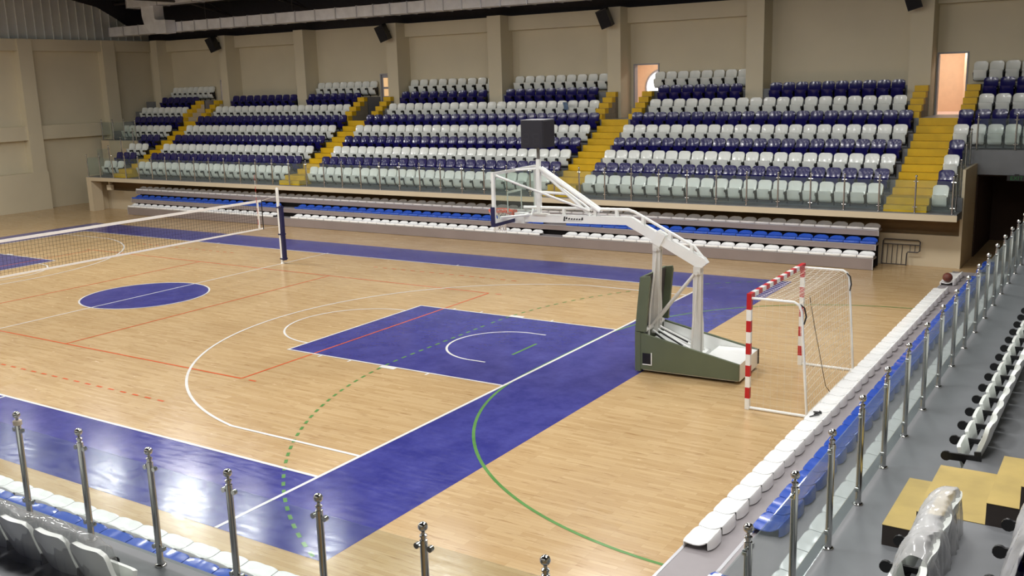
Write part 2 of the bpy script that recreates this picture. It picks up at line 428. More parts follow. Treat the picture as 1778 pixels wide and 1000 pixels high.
struct('ceiling', b, ROOF)
# roof trusses
def roofz(y): return 13.0 - (y - 3) * 2.7 / 16.75 if y > 3 else 13.0 - (3 - y) * 3.4 / 27.3
for p in PILLARS[1:]:
    x = (p[0] + p[1]) / 2; b = MB()
    ys = [19.2, 16.4, 13.6, 10.8, 8, 5.2, 2.4, -.4, -3.2, -6, -8.8, -11.6, -14.4, -17.2, -20, -22.8]
    low = [(x, y, min(9.55 + (0 if y > 18 else .55), roofz(y) - .25)) for y in ys]
    top = [(x, y, roofz(y) - .08) for y in ys]
    for i in range(len(ys) - 1):
        b.tube(low[i], low[i + 1], .06, n=8); b.tube(top[i], top[i + 1], .06, n=8)
        b.tube(low[i], top[i + 1], .04, n=6); b.tube(top[i + 1], low[i + 1], .04, n=6)
    o = obj('roof_truss', b, ROOFS); o['kind'] = 'structure'
b = MB()
for y in (18.6, 17.4, 15.2, 12.4): b.tube((-24, y, roofz(y) - .2), (30.8, y, roofz(y) - .2), .07, n=8)
o = obj('roof_purlin', b, ROOFS); o['kind'] = 'structure'

b = MB(); b.extr([(13.5, 13.0), (13.5, 10.85), (14.8, 10.6), (16.3, 10.3), (17.3, 9.8), (17.9, 9.45), (19.3, 8.9), (19.3, 13.0)], 'x', -23.97, -23.9); o = obj('roof_gable_plate', b, ROOF); o['kind'] = 'structure'
# corridor behind the far wall, seen through the doorways
b = MB()
b.box(-24.3, 31, 22.6, 22.8, 4.0, 7.2)
b.box(-24.3, 31, WALL_Y + .25, 22.8, 7.0, 7.2)
for x in (-19.2, -3.5, 2.5, 9.6, 15.6): b.box(x, x + .15, WALL_Y + .25, 22.6, 4.2, 7.0)
b.box(18.3, 19.6, 21.6, 22.6, 4.2, 7.0)
struct('wall_corridor', b, PEACH)
b = MB(); b.box(-24.3, 31, WALL_Y, 22.8, 4.0, 4.199); struct('floor_corridor', b, PINKF)
# round window at the back of the second doorway
wroot = link('window_1', None, None, (6.08, 22.6, 5.32)); wroot['kind'] = 'structure'
b = MB(); b.torus((0, -.03, 0), .74, .05, 'y', 40, 8); obj('window_frame', b, DOORG, wroot)
b = MB(); b.add([(.72 * math.cos(2 * PI * i / 48), -.02, .72 * math.sin(2 * PI * i / 48)) for i in range(48)], [tuple(range(48))]); obj('pane', b, DAYL, wroot)
# door frames, and the grey door leaf half hidden behind its pillar
for i, d in enumerate(DOORS):
    r = link('door_%d' % (i + 1), None, None, (d[0], WALL_Y, 4.2)); r['kind'] = 'structure'
    b = MB(); wd = d[1] - d[0]
    b.box(0, .05, -.03, .26, 0, 2.1); b.box(wd - .05, wd, -.03, .26, 0, 2.1); b.box(.05, wd - .05, -.03, .26, 2.05, 2.1)
    obj('door_frame', b, DOORG, r, smooth=False)
    if i == 1:
        b = MB(); b.box(.06, wd - .06, .05, .1, .01, 2.04); lf = obj('door_leaf', b, DOORG, r, smooth=False)
        for z0, z1 in ((1.48, 1.9), (1.05, 1.38)):
            b = MB(); b.box(.16, .42, .03, .06, z0, z1); obj('pane', b, WARMP, lf, smooth=False)
        b = MB(); b.path([(.2, .05, .42), (.24, .0, .45), (.26, -.01, .62), (.24, .0, .8), (.2, .05, .83)], .018); obj('door_handle', b, DKMETAL, lf)

# ------------------------------------------------------------------ far seating terrace
b = MB()
def seg_rows(b, k, x0, x1, zlow):
    y1 = ey(k + 1) if k < 9 else WALL_Y
    b.box(x0, x1, ey(k), y1, zlow, RZ[k])
b.box(-20.45, 19.75, 12.2, 13.12, 1.52, RZ[1])
for k in range(2, 5): seg_rows(b, k, -20.45, 19.75, 1.47)
for k in range(5, 8): seg_rows(b, k, -23.5, 30.8, 2.56)
b.box(-23.5, 30.8, ey(8), WALL_Y, 2.56, RZ[7] - .002)
xs = [-23.5]
for a in AISLES: xs += [a[0] - SIDE, a[1] + SIDE]
xs.append(30.8)
for k in (8, 9):
    ex = SIDE if k == 9 else 0
    for i in range(0, len(xs), 2): seg_rows(b, k, xs[i] - (ex if i else 0), xs[i + 1] + (ex if i + 2 < len(xs) else 0), RZ[7] - .01)
struct('terrace_far_concrete', b, CONC)
b = MB()
b.box(-20.46, 19.772, 12.17, 12.21, 1.52, 1.70)
b.box(-20.458, -20.1, 12.172, 12.75, 0, 1.53)
b.box(-20.46, 19.76, 13.25, 13.42, 0, .95)
b.box(19.70, 19.778, 13.21, 15.42, 0, 2.9)
b.box(-20.46, -20.42, 12.75, 15.4, 0, 1.72)
struct('trim_1', b, CREAM2)
b = MB(); b.box(-20.4, 19.72, 13.6, 13.75, .0, 1.47); b.box(-20.4, 19.68, 12.3, 13.6, 1.505, 1.52); struct('wall_under_terrace', b, TAN)
b = MB(); b.box(-23.5, -20.46, 15.36, 15.44, 1.2, 3.29); struct('wall_terrace_end', b, CREAM2)
b = MB()
b.box(19.78, 30.8, 19.0, 19.3, 0, 2.56); b.box(19.78, 30.8, 15.6, 19, 2.5, 2.56)
b.box(27.5, 27.7, 12, 19, 0, 2.5); b.box(19.78, 19.82, 15.45, 19, 0, 2.5)
struct('wall_passage', b, BROWN)
r = link('door_5', None, None, (20.9, 19.0, 0)); r['kind'] = 'structure'
b = MB(); b.box(0, 1.8, -.06, -.01, 0, 2.05); obj('door_leaf', b, pm('brown_passage_door', (78, 62, 52), .6), r, smooth=False)
b = MB(); b.path([(.1, -.06, 1.0), (.1, -.12, 1.0), (.22, -.12, 1.0)], .012); obj('door_handle', b, STEEL, r)
# beige box under the slab at the far left
b = MB(); b.bbox(-.16, .16, -.1, .1, -.12, .13, .015); b.box(-.05, .05, -.05, .05, .13, .28)
tag(obj('junction_box', b, CREAM2, loc=(-19.2, 12.6, 1.18)), 'small beige box fixed under the balcony slab near its left end', 'electrical box')
# exit sign
t = thing('exit_sign', 'dim green exit sign above the dark passage under the far seating', 'sign', (20.62, 15.36, 2.4))
b = MB(); b.box(0, .52, -.05, .0, 0, .17); obj('sign_box', b, BLACK, t, smooth=False)
b = MB(); b.box(.2, .32, -.04, 0, .17, .2); obj('bracket', b, BLACK, t, smooth=False)
fc = bpy.data.curves.new('exit_lettering', 'FONT'); fc.body = 'EXIT'; fc.size = .17; fc.extrude = .002; fc.align_x = 'CENTER'; fc.materials.append(EXITG)
fo = bpy.data.objects.new('text_source', fc); COL.objects.link(fo); bpy.context.view_layer.update()
fm = bpy.data.meshes.new_from_object(fo.evaluated_get(bpy.context.evaluated_depsgraph_get())); bpy.data.objects.remove(fo)
fo = link('lettering', fm, t, (.26, -.054, .025)); fo.rotation_euler = (PI / 2, 0, 0)

# yellow stairs of the far stand
names = ['narrow yellow aisle stairs at the far corner, beside the leftmost seat block', 'yellow aisle stairs beyond the volleyball post, second flight from the far corner', 'yellow aisle stairs behind the basketball arm, third flight from the far corner', 'wide yellow aisle stairs beside the barred doorway passage, flight closest to the right end']
names[3] = 'wide yellow aisle stairs leading up to the peach doorway at the right end'
for i, a in enumerate(AISLES):
    b = MB()
    for k in range(2, 8):
        zm = (RZ[k - 1] + RZ[k]) / 2
        b.box(a[0], a[1], ey(k) - .75 * .98, ey(k) - .38, RZ[k - 1], zm) if k == 2 else b.box(a[0], a[1], ey(k) - .38, ey(k), RZ[k - 1], zm)
        if k == 2: b.box(a[0], a[1], ey(k) - .38, ey(k) + .002, RZ[1], RZ[2] + .004)
        b.box(a[0], a[1], ey(k) - .002, ey(k + 1) - (.38 if k < 7 else .62), RZ[k], RZ[k] + .004)
        b.box(a[0], a[1], ey(k) - .005, ey(k), RZ[k - 1], RZ[k] + .004)
    tag(obj('aisle_staircase', b, YEL, smooth=False), names[i], 'stairs', 'yellow stairs of the far stand')
    for sd, (x0, x1) in enumerate(((a[0] - SIDE, a[0]), (a[1], a[1] + SIDE))):
        b = MB(); n = 5
        for j in range(n):
            b.cur = 0; b.box(x0 + .003, x1 - .003, ey(7) + .3 * j + .02, 18.40, RZ[7] + (RZ[9] - RZ[7]) * (j) / n, RZ[7] + (RZ[9] - RZ[7]) * (j + 1) / n - .004)
            b.cur = 1; b.box(x0 + .001, x1 - .001, ey(7) + .3 * j + .015, min(ey(7) + .3 * (j + 1) + .02, 18.40), RZ[7] + (RZ[9] - RZ[7]) * j / n + .01, RZ[7] + (RZ[9] - RZ[7]) * (j + 1) / n)
        tag(obj('landing_stairs', b, [CREAM2 if i == 0 else pm('tan_stair_side', (142, 134, 116), .7), YEL], smooth=False), 'narrow yellow side steps %s the top landing of the %s aisle stairs from left' % (('left of', 'right of')[sd], ordinal(i + 1)), 'stairs', 'narrow landing steps')

# ------------------------------------------------------------------ tip-up seats
def backrest_mesh(mat):
    b = MB()
    def fn(u, v):
        w = .222 * (1 - .10 * (1 - v)) * (1 - .13 * max(0, (v - .78) / .22) ** 2)
        z = .37 + .365 * v - .04 * (abs(u) ** 7) * max(0, (v - .5) / .5)
        return (w * u, .0 + .10 * v - .034 * u * u + .016 * math.sin(PI * v), z)
    b.shell(fn, 8, 7, .042)
    return b.mesh('backrest', mat, True, 60)
def pan_mesh(mat):
    b = MB()
    def fn(u, v):
        w = .198 * (1 - .10 * max(0, (.25 - v) / .25) ** 2)
        y = -.095 - .085 * v - .012 * (1 - u * u) * math.sin(PI * min(1, v + .1)) + .012 * (abs(u) ** 6) + .07 * max(0, (.22 - v) / .22) ** 2
        return (w * u, y, .115 + .345 * v)
    b.shell(fn, 8, 7, .035)
    return b.mesh('seat_pan', mat, True, 60)
def frame_mesh():
    b = MB()
    b.tube((-.218, .05, .14), (.23, .05, .14), .02, n=6)
    b.bar((.236, .07, .02), (.236, .02, .46), .022, .06, up=(0, 1, 0))
    b.bar((.236, -.25, .375), (.236, .03, .385), .026, .07)
    b.tube((.222, -.255, .375), (.25, -.255, .375), .048, n=12)
    b.bar((-.205, .04, .2), (-.205, -.1, .36), .03, .06); b.bar((.205, .04, .2), (.205, -.1, .36), .03, .06)
    b.box(-.2, .2, -.02, .06, .10, .15)
    return b.mesh('bracket', BLACK, True, 40)
FRM = frame_mesh()
def proto(name, mat):
    r = bpy.data.objects.new(name, None); COL.objects.link(r)
    for n, me in (('backrest', backrest_mesh(mat)), ('seat_pan', pan_mesh(mat)), ('bracket', FRM)): link(n, me, r)
    return r
P_W = proto('white_tip_up_seat', PLW); P_B = proto('blue_tip_up_seat', PLB)
P_used = set()
def place(pro, loc, rotz, label, cat, group):
    if pro.name not in P_used:
        P_used.add(pro.name); r = pro
    else:
        r = pro.copy(); COL.objects.link(r)
        for ch in pro.children:
            c = ch.copy(); COL.objects.link(c); c.parent = r
    r.location = loc; r.rotation_euler = (0, 0, rotz); r['label'] = label; r['category'] = cat; r['group'] = group
    return r
BLK = {
 'L': {1: [(-20.13, -18.6, 3)], 2: [(-20.13, -18.6, 3)], 3: [(-20.1, -18.6, 3)], 4: [(-20.1, -18.6, 3)], 5: [(-22.5, -18.6, 8)], 6: [(-22.5, -18.6, 8)], 7: [(-22.85, -19.02, 8)], 8: [(-22.05, -19.05, 6)], 9: [(-22.0, -18.6, 8)]},
 'B1': {**{k: [(-17.4, -7.15, 21)] for k in range(1, 7)}, 7: [(-16.85, -7.56, 19)], 8: [(-16.35, -11.75, 9), (-10.95, -7.56, 7)], 9: [(-10.98, -7.14, 8)]},
 'B2': {**{k: [(-5.93, 5.99, 25)] for k in range(1, 7)}, 7: [(-5.2, 5.6, 22)], 8: [(-5.05, -.3, 9), (.7, 5.15, 9)], 9: [(-5.1, -.3, 9), (.7, 5.25, 9)]},
 'B3': {**{k: [(7.4, 17.56, 21)] for k in range(1, 7)}, 7: [(7.8, 17.2, 19)], 8: [(7.82, 11.2, 7), (12.25, 16.95, 10)], 9: [(7.3, 11.2, 8)]},
 'B4': {**{k: [(18.92, 19.4, 1)] for k in range(1, 5)}, 5: [(18.92, 22.3, 7)], 6: [(18.92, 22.3, 7)], 7: [(19.38, 22.3, 6)], 8: [(19.38, 22.3, 6)], 9: [(18.95, 22.3, 7)]},
}
WHERE = {'L': 'left of every yellow stair', 'B1': 'between first and second yellow stairs', 'B2': 'between second and third yellow stairs', 'B3': 'between third and fourth yellow stairs', 'B4': 'right of every yellow stair'}
RTXT = {1: 'bottom row', 2: 'second row up', 3: 'third row up', 4: 'fourth row up', 5: 'fifth row up', 6: 'sixth row up', 7: 'seventh row up', 8: 'eighth row up', 9: 'top row'}
MASS = MB(); MASSLIST = []
for blk, rows in BLK.items():
    for k, segs in rows.items():
        white = k % 2 == 1
        i = 0
        for x0, x1, n in segs:
            for j in range(n):
                i += 1
                x = x0 + .225 + (x1 - x0 - .45) * (j / (n - 1) if n > 1 else .5)
                loc = (x, ey(k + 1) - .10 + random.uniform(-.004, .004), RZ[k])
                if white and (blk == 'L' or (blk == 'B1' and k in (5, 7, 9))):
                    MASSLIST.append(loc); continue
                colr = 'white' if white else 'dark blue'
                lab = '%s tip-up seat, %s, %s from left, %s' % (colr, RTXT[k], ordinal(i), WHERE[blk])
                place(P_W if white else P_B, loc, 0, lab, 'stadium seat', '%s seats of the far stand' % colr)
for loc in MASSLIST:
    for mi, me in ((0, bpy.data.meshes['backrest']), (0, bpy.data.meshes['seat_pan']), (1, FRM)):
        MASS.cur = mi
        MASS.add([(v.co.x + loc[0], v.co.y + loc[1], v.co.z + loc[2]) for v in me.vertices], [tuple(p.vertices) for p in me.polygons])
o = obj('distant_white_seating', MASS, [PLW, BLACK], angle=60); tag(o, 'most distant white tip-up seats in the far left corner of the stand', 'stadium seat'); o['kind'] = 'stuff'

# right-hand stand: bottom row beside the walkway (faces the court)
RS_X = 23.02
ys = [-7.55 + .482 * j for j in range(26)]
for j, y in enumerate(ys):
    place(P_W, (RS_X, y, 1.72), -PI / 2, 'white tip-up seat along the grey walkway, %s up from the pale yellow steps' % ordinal(j + 1), 'stadium seat', 'white seats along the walkway')
for j in range(4):
    place(P_W, (RS_X, -9.62 - .482 * j, 1.72), -PI / 2, 'white tip-up seat under milky plastic wrap, %s below the pale yellow steps' % ordinal(j + 1), 'stadium seat', 'plastic wrapped white seats')
for j in range(4):
    place(P_B, (RS_X + .77, -9.75 - .482 * j, 2.09), -PI / 2, 'dark blue seat under plastic wrap, second row, %s below the yellow steps' % ordinal(j + 1), 'stadium seat', 'plastic wrapped blue seats')
# near stand, seen from behind
NS_Y = -13.52
for j in range(6):
    place(P_W, (17.72 - .482 * j, NS_Y, 1.72), PI, 'plastic wrapped white seat seen from behind, %s from the end of its row' % ordinal(j + 1), 'stadium seat', 'wrapped seats of the near stand')
for j in range(4):
    place(P_B, (17.2 - .482 * j, NS_Y - .77, 2.09), PI, 'dark blue seat seen from behind in the near corner, %s from the aisle' % ordinal(j + 1), 'stadium seat', 'blue seats of the near stand')

# ------------------------------------------------------------------ near and right terraces
def nk(k): return -13.47 - D0 * (k - 2)
b = MB()
b.box(-20, 19.0, -13.47, -12.53, 1.47, RZ[1]); b.box(19.0, 22.0, -13.47, -12.53, 1.47, RZ[1])
for k in range(2, 6): b.box(-20, 19.0, nk(k + 1), nk(k), 1.2, RZ[k])
b.box(-20, 22, -13.6, -13.5, 0, 1.47)
struct('terrace_near_concrete', b, CONC)
def rk(k): return 22.95 + D0 * (k - 2)
b = MB()
b.box(22.0, 22.95, -13.47, 11.0, 1.47, RZ[1])
for k in range(2, 8): b.box(rk(k), rk(k + 1) if k < 7 else 30.8, -13.47, 11.0, 1.2, RZ[k])
b.box(23.1, 23.2, -13.4, 11, 0, 1.47)
struct('terrace_right_concrete', b, CONC)
b = MB(); b.box(21.985, 22.02, -12.535, 11.0, 1.47, 1.70); b.box(-20, 22.02, -12.545, -12.525, 1.47, 1.70); struct('trim_2', b, CREAM2)
# pale yellow steps of the right stand
t = thing('aisle_steps', 'pale yellow aisle steps with dark sides rising from the grey walkway', 'stairs')
def ystep(x0, x1, z0, z1):
    b = MB(); b.cur = 0; b.box(x0, x1, -9.22, -8.06, z0, z1 - .004); b.cur = 1; b.box(x0 - .004, x1, -9.222, -8.058, z1 - .004, z1)
    obj('step', b, [pm('dark_step_side', (62, 54, 50), .7), YELPALE], t, smooth=False)
ystep(22.5, 22.77, 1.72, 1.91); ystep(22.77, 22.95, 1.72, 2.094); ystep(22.95, 23.3, 2.085, 2.096); ystep(23.3, 23.54, 2.09, 2.285)
ystep(23.54, 23.72, 2.09, 2.48); ystep(23.72, 24.07, 2.475, 2.486); ystep(24.07, 24.3, 2.48, 2.68); ystep(24.3, 24.5, 2.48, 2.88)

# ------------------------------------------------------------------ retractable stands with shell seats
def shell_mesh(mat):
    b = MB()
    prof = [(-.185, .012), (-.19, .062), (-.175, .082), (-.12, .074), (-.03, .064), (.05, .072), (.11, .108), (.15, .155), (.17, .164), (.183, .14), (.19, .012)]
    def fn(u, v):
        q = v * (len(prof) - 1); i = min(int(q), len(prof) - 2); f = q - i
        y = prof[i][0] * (1 - f) + prof[i + 1][0] * f; z = prof[i][1] * (1 - f) + prof[i + 1][1] * f
        a = abs(u)
        back = max(0, (y - .02) / .17)
        z2 = z if z < .02 else z - max(0, z - .075) * .62 * a ** 3 - .006 * (1 - a) ** 6
        y2 = y - .05 * back * a ** 3 + (.03 * a ** 5 if y < -.12 else 0)
        return (.232 * u * (1 - .10 * back), y2, z2)
    b.shell(fn, 10, 20, .012)
    return b.mesh('shell_seat', mat, True, 50)
SM_W = shell_mesh(SHW); SM_B = shell_mesh(SHB)
def shell_row(n, pos, rot, white, labf, group):
    for j in range(n):
        o = link('white_shell_seat' if white else 'blue_shell_seat', SM_W if white else SM_B, None, pos(j), rot)
        tag(o, labf(j + 1), 'stand seat', group)
def bleacher(name, label, loc, rotz, x0, x1, fronts, tops, depth, closed):
    # local frame: front faces -y, x along the rows
    t = thing(name, label, 'retractable stand', loc, rotz)
    for i, (y, z) in enumerate(zip(fronts, tops)):
        r = link('row_platform', None, t)
        b = MB()
        ye = y + depth
        hpan = z - .01 if i == 0 else (.18 if closed else z - tops[i - 1])
        b.box(x0, x1, y, y + .03, z - hpan, z - .02); obj('front_panel', b, PANEL, r, smooth=False)
        b = MB(); b.box(x0, x1, y + .03, ye, z - .05, z - .004); obj('deck', b, DECK, r, smooth=False)
        b = MB(); b.box(x0 - .005, x1 + .005, y - .008, y + .03, z - .022, z); b.box(x1 - .02, x1 + .006, y - .006, y + .02, z - hpan, z - .02); b.box(x0 - .006, x0 + .02, y - .006, y + .02, z - hpan, z - .02)
        obj('edge_trim', b, ALU, r, smooth=False)
        b = MB(); b.box(x0 + .04, x1 - .04, y + .2 + (.0 if i else .02), y + .24, .005, z - .05); obj('gap_shade', b, DKGAP, r, smooth=False)  # dark sheet that stands in for the shade below each deck
    return t
bleacher('retractable_stand', 'long closed three-row retractable stand under the far balcony slab', (0, 0, 0), 0, -17.15, 17.6, [11.98, 12.25, 12.55], [.36, .73, 1.12], .42, True)
def lin_pos(x0, x1, n): return [x0 + .23 + (x1 - x0 - .46) * j / (n - 1) for j in range(n)]
RN = {0: 'front row', 1: 'middle row', 2: 'back row'}
segs = [(-17.12, -7.24, 21), (-6.2, 6.14, 26), (7.08, 17.6, 22)]
for r_, y, z in ((0, 11.98, .36), (1, 12.25, .73)):
    X = [x for s in segs for x in lin_pos(*s)]
    shell_row(len(X), lambda j: (X[j], y + .165, z), 0, r_ == 0, lambda n: '%s shell seat, %s of the closed stand across the court, %s from left' % ('white' if r_ == 0 else 'blue', RN[r_], ordinal(n)), 'far retractable %s' % RN[r_])
X = lin_pos(-17.15, 17.6, 73)
shell_row(73, lambda j: (X[j], 12.55 + .165, 1.12), 0, True, lambda n: 'white shell seat, back row of the closed stand across the court, %s from left' % ordinal(n), 'far retractable back row')
# right stand, opened (row axis runs along world -Y)
bleacher('retractable_stand', 'open three-row retractable stand behind the handball goal', (0, 0, 0), -PI / 2, -10.9, 10.9, [19.95, 20.77, 21.55], [.36, .73, 1.12], .80, False)
def rs(x, y): return (x, y)
Y1 = [-7.37 + .4775 * j for j in range(33)] + [9.1, 9.58, 10.06]
shell_row(len(Y1), lambda j: (20.125, Y1[j], .36), -PI / 2, True, lambda n: 'white shell seat, front row beside the goal, %s from the near gap' % ordinal(n), 'white front row beside the goal')
Y2 = [-9.48, -9.0] + Y1
shell_row(len(Y2), lambda j: (20.955, Y2[j], .73), -PI / 2, False, lambda n: 'blue shell seat, middle row of the stand beside the goal, %s from the near end' % ordinal(n), 'blue middle row beside the goal')
Y3 = [-10.3 + .4775 * j for j in range(36)]
shell_row(len(Y3), lambda j: (21.735, Y3[j], 1.12), -PI / 2, True, lambda n: 'white shell seat behind the glass railing, back row, %s from the near end' % ordinal(n), 'white back row behind the glass')
# near stand (faces +y)
bleacher('retractable_stand', 'open retractable stand below the near glass railing, white row in front of blue', (0, 0, 0), PI, -18.0, -4.0, [10.48, 11.26, 12.06], [.36, .76, 1.12], .78, False)
X = [17.5 - .4775 * j for j in range(18)]
shell_row(18, lambda j: (X[j], -10.655, .36), PI, True, lambda n: 'white shell seat below the near railing, front row, %s from right' % ordinal(n), 'white row below the near railing')
shell_row(18, lambda j: (X[j], -11.45, .76), PI, False, lambda n: 'blue shell seat below the near railing, second row, %s from right' % ordinal(n), 'blue row below the near railing')

# ------------------------------------------------------------------ glass railings
def pole_m(h):
    b = MB(); b.lathe([(.028, .0), (.028, h - .09), (.019, h - .085), (.019, h - .07), (.027, h - .065), (.027, h - .052), (.014, h - .045), (.012, h - .03)], n=14); return b
PM_ = pole_m(1.05).mesh('pole', STEEL)
b = MB(); b.ball((0, 0, 1.058), .036); BM_ = b.mesh('ball_finial', STEEL, True, 80)
b = MB(); b.lathe([(.05, 0), (.05, .008), (.046, .014), (.03, .02), (.028, .045)], n=16); FM_ = b.mesh('base_flange', STEEL)
def clamp_m(z):
    b = MB(); b.tube((-.062, 0, z), (.062, 0, z), .011, n=8)
    for s in (-1, 1): b.tube((s * .058, -.016, z), (s * .058, .016, z), .022, n=12)
    return b.mesh('clamp', STEEL)
CU_ = clamp_m(.905); CL_ = clamp_m(.17)
def full_post(t, loc, rot):
    p = link('post', PM_, t, loc, rot)
    for n, me in (('ball_finial', BM_), ('base_flange', FM_), ('clamp', CU_), ('clamp', CL_)): link(n, me, p)
    return p
TAPE = pm('beige_tape', (206, 192, 172), .6)
bb = pole_m(1.05); bb.ball((0, 0, 1.058), .036, 10, 7); bb.lathe([(.05, 0), (.05, .01), (.03, .02)], n=12)
for z in (.905, .17): bb.tube((-.06, 0, z), (.06, 0, z), .018, n=8)
SP_ = bb.mesh('slim_post', STEEL)
def pane(w, z0, z1):
    b = MB(); b.box(-w / 2, w / 2, -.005, .005, z0, z1); return b
def railing(label, pts, rot, zf, glass, full):
    t = thing('glass_railing', label, 'railing', (pts[0][0], pts[0][1], zf))
    o0 = Vector((pts[0][0], pts[0][1], zf)); gm = None
    for i, p in enumerate(pts):
        l = Vector((p[0], p[1], zf)) - o0
        if full:
            pp = full_post(t, l, rot)
            if i == 6 and rot == 0:
                q = MB(); q.lathe([(.034, .955), (.042, .96), (.042, 1.0), (.034, 1.005)], n=14); obj('tape_wrap', q, TAPE, pp, label='beige tape wound round the post top')
        else: link('post', SP_, t, l, rot)
        if i:
            q = Vector((pts[i - 1][0], pts[i - 1][1], zf)) - o0; L = (l - q).length
            if gm is None: gm = pane(L - .075, .07, .935).mesh('glass_panel', glass, False)
            link('glass_panel', gm, t, (l + q) / 2, rot)
    return t
railing('steel and glass railing across the bottom left, ball-topped posts nearest the camera', [(21.16 - .985 * i, -12.65) for i in range(13)], 0, 1.72, GLASS, True)
railing('steel and glass railing running away along the grey walkway at right', [(22.12, -12.62 + 1.035 * i) for i in range(23)], PI / 2, 1.72, GLASSR, True)
railing('long steel and glass railing along the far balcony edge', [(19.62 - 1.0 * i, 12.27) for i in range(41)], 0, 1.72, GLASSF, False)
railing('short glass railing on the dark ledge above the passage at right', [(19.72 + 1.05 * i, 15.42) for i in range(8)], 0, 3.31, GLASSF, False)
railing('small glass railing at the upper left end of the far stand', [(-20.55 - .95 * i, 15.42) for i in range(4)], 0, 3.31, GLASSF, False)
def step_rail(label, x):
    t = thing('stepped_railing', label, 'railing', (x, 12.6, 1.72))
    for k in range(1, 5):
        y = (12.95 if k == 1 else ey(k) + .42)
        l = (0, y - 12.6, RZ[k] - 1.72); link('post', SP_, t, l, PI / 2)
        b = MB(); b.box(-.005, .005, -.66, -.06, .07, .935); obj('glass_panel', b, GLASSF, t, smooth=False, loc=l)
step_rail('stepped steel posts climbing the right end of the far stand', 19.6)
step_rail('stepped steel posts climbing the left end of the far stand', -20.36)

# ------------------------------------------------------------------ basketball stand
B0 = (16.9, .24)
bk = thing('basketball_stand', 'white portable basketball stand with olive green padded base and shot clock arm', 'basketball hoop', (B0[0], B0[1], 0), math.radians(2.8))
def hx(x): return x - 16.9
b = MB()
# base tray: green padded sides, front and white inside
b.extr([(hx(15.98), .085), (hx(17.97), .085), (hx(17.97), .40), (hx(15.98), .82)], 'y', -.64, -.58)
obj('side_pad', b, GRN, bk, smooth=False)
b = MB(); b.extr([(hx(15.98), .085), (hx(17.97), .085), (hx(17.97), .40), (hx(15.98), .82)], 'y', .58, .64); obj('side_pad', b, GRN, bk, smooth=False)
b = MB(); b.extr([(hx(15.86), .04), (hx(15.975), .04), (hx(15.975), .84), (hx(15.86), .84)], 'y', -.645, .645); obj('front_pad', b, GRN, bk, smooth=False)
b = MB(); b.extr([(hx(15.86), .855), (hx(15.92), .855), (hx(16.03), 1.95), (hx(15.97), 1.95)], 'y', -.645, .645)
for s_ in (-1, 1): b.extr([(hx(15.915), .855), (hx(16.08), .855), (hx(16.18), 1.90), (hx(16.16), 1.97), (hx(16.025), 1.95)], 'y', s_ * .61 - .034, s_ * .61 + .034)
up = obj('upright_pad', b, GRN, bk, smooth=False)
b = MB(); b.extr([(hx(15.925), .87), (hx(15.935), .87), (hx(16.04), 1.93), (hx(16.03), 1.93)], 'y', -.57, .57); obj('pad_backing', b, DKMETAL, up, smooth=False)
b = MB(); b.box(hx(16.0), hx(17.93), -.575, .575, .05, .16); b.extr([(hx(16.0), .16), (hx(17.0), .16), (hx(17.0), .3), (hx(16.05), .62)], 'y', -.57, .57)
b.box(hx(17.2), hx(17.95), -.57, .565, .16, .40); b.box(hx(17.95), hx(17.972), -.575, .575, .06, .395)
b.extr([(hx(15.99), .16), (hx(17.94), .16), (hx(17.94), .385), (hx(15.99), .79)], 'y', .568, .579)
base = obj('base_tray', b, WST, bk, smooth=False)
b = MB(); b.box(hx(16.1), hx(17.85), -.5, .5, .012, .05)
for x in (16.25, 17.7):
    for y in (-.45, .45): b.tube((hx(x), y - .03, .032), (hx(x), y + .03, .032), .03, n=12)
obj('dark_undercarriage', b, BLACK, bk, smooth=False)
b = MB(); b.box(hx(16.02), hx(16.2), -.648, -.638, .2, .42); obj('side_hatch', b, [BLACK], base, smooth=False, label='dark recessed hatch with pale edge')
b = MB(); b.box(hx(16.2), hx(16.22), -.652, -.638, .18, .44); b.box(hx(16.02), hx(16.22), -.652, -.638, .18, .2); obj('hatch_trim', b, WST, base, smooth=False)
b = MB(); b.box(hx(17.975), hx(17.99), .6, .645, .1, .4); obj('rear_bumper', b, BLACK, bk, smooth=False)
for y in (-.28, .02, .32):
    b = MB(); b.tube((hx(16.12), y * .7, .72), (hx(16.62), y, .47), .025, n=10); obj('gas_strut', b, BLACK, bk)
    b = MB(); b.tube((hx(16.05), y * .6, .78), (hx(16.95), y * 1.25, .33), .022, n=8); obj('tie_bar', b, WST, bk)
# masts
def mast(x0, z0, x1, z1, w0, w1):
    b = MB()
    for s in (-1, 1):
        b.bar((hx(x0), s * .07, z0), (hx(x1), s * .05, z1), .02, w0, up=(1, 0, 0))
    b.bar((hx(x0) - .02, 0, z0), (hx(x1), 0, z1), .16, .03, up=(1, 0, 0))
    o = obj('mast', b, GST, bk, smooth=False)
    for s in (-1, 1):
        q = MB(); zm = z0 + (z1 - z0) * .72; xm = x0 + (x1 - x0) * .72
        q.path([(hx(x0) + .0, s * .34, z0), (hx(x0) + .01, s * .30, z0 + .55), (hx(xm), s * .1, zm + .15), (hx(x1), s * .07, z1 - .08)], .022); obj('mast_strut', q, GST, o)
    q = MB(); q.tube((hx(x1), -.14, z1), (hx(x1), .14, z1), .04, n=14); q.box(hx(x1) - .07, hx(x1) + .07, -.1, .1, z1 - .03, z1 + .12); obj('pivot', q, GST, o)
mast(16.03, .70, 16.08, 2.42, .16, .14)
mast(16.92, .34, 16.93, 2.0, .17, .14)
b = MB()
b.tube((hx(15.98), -.12, .84), (hx(16.88), -.05, 1.98), .032, n=10); b.tube((hx(15.98), .12, .84), (hx(16.88), .05, 1.98), .022, n=8)
obj('diagonal_brace', b, GST, bk, smooth=False)
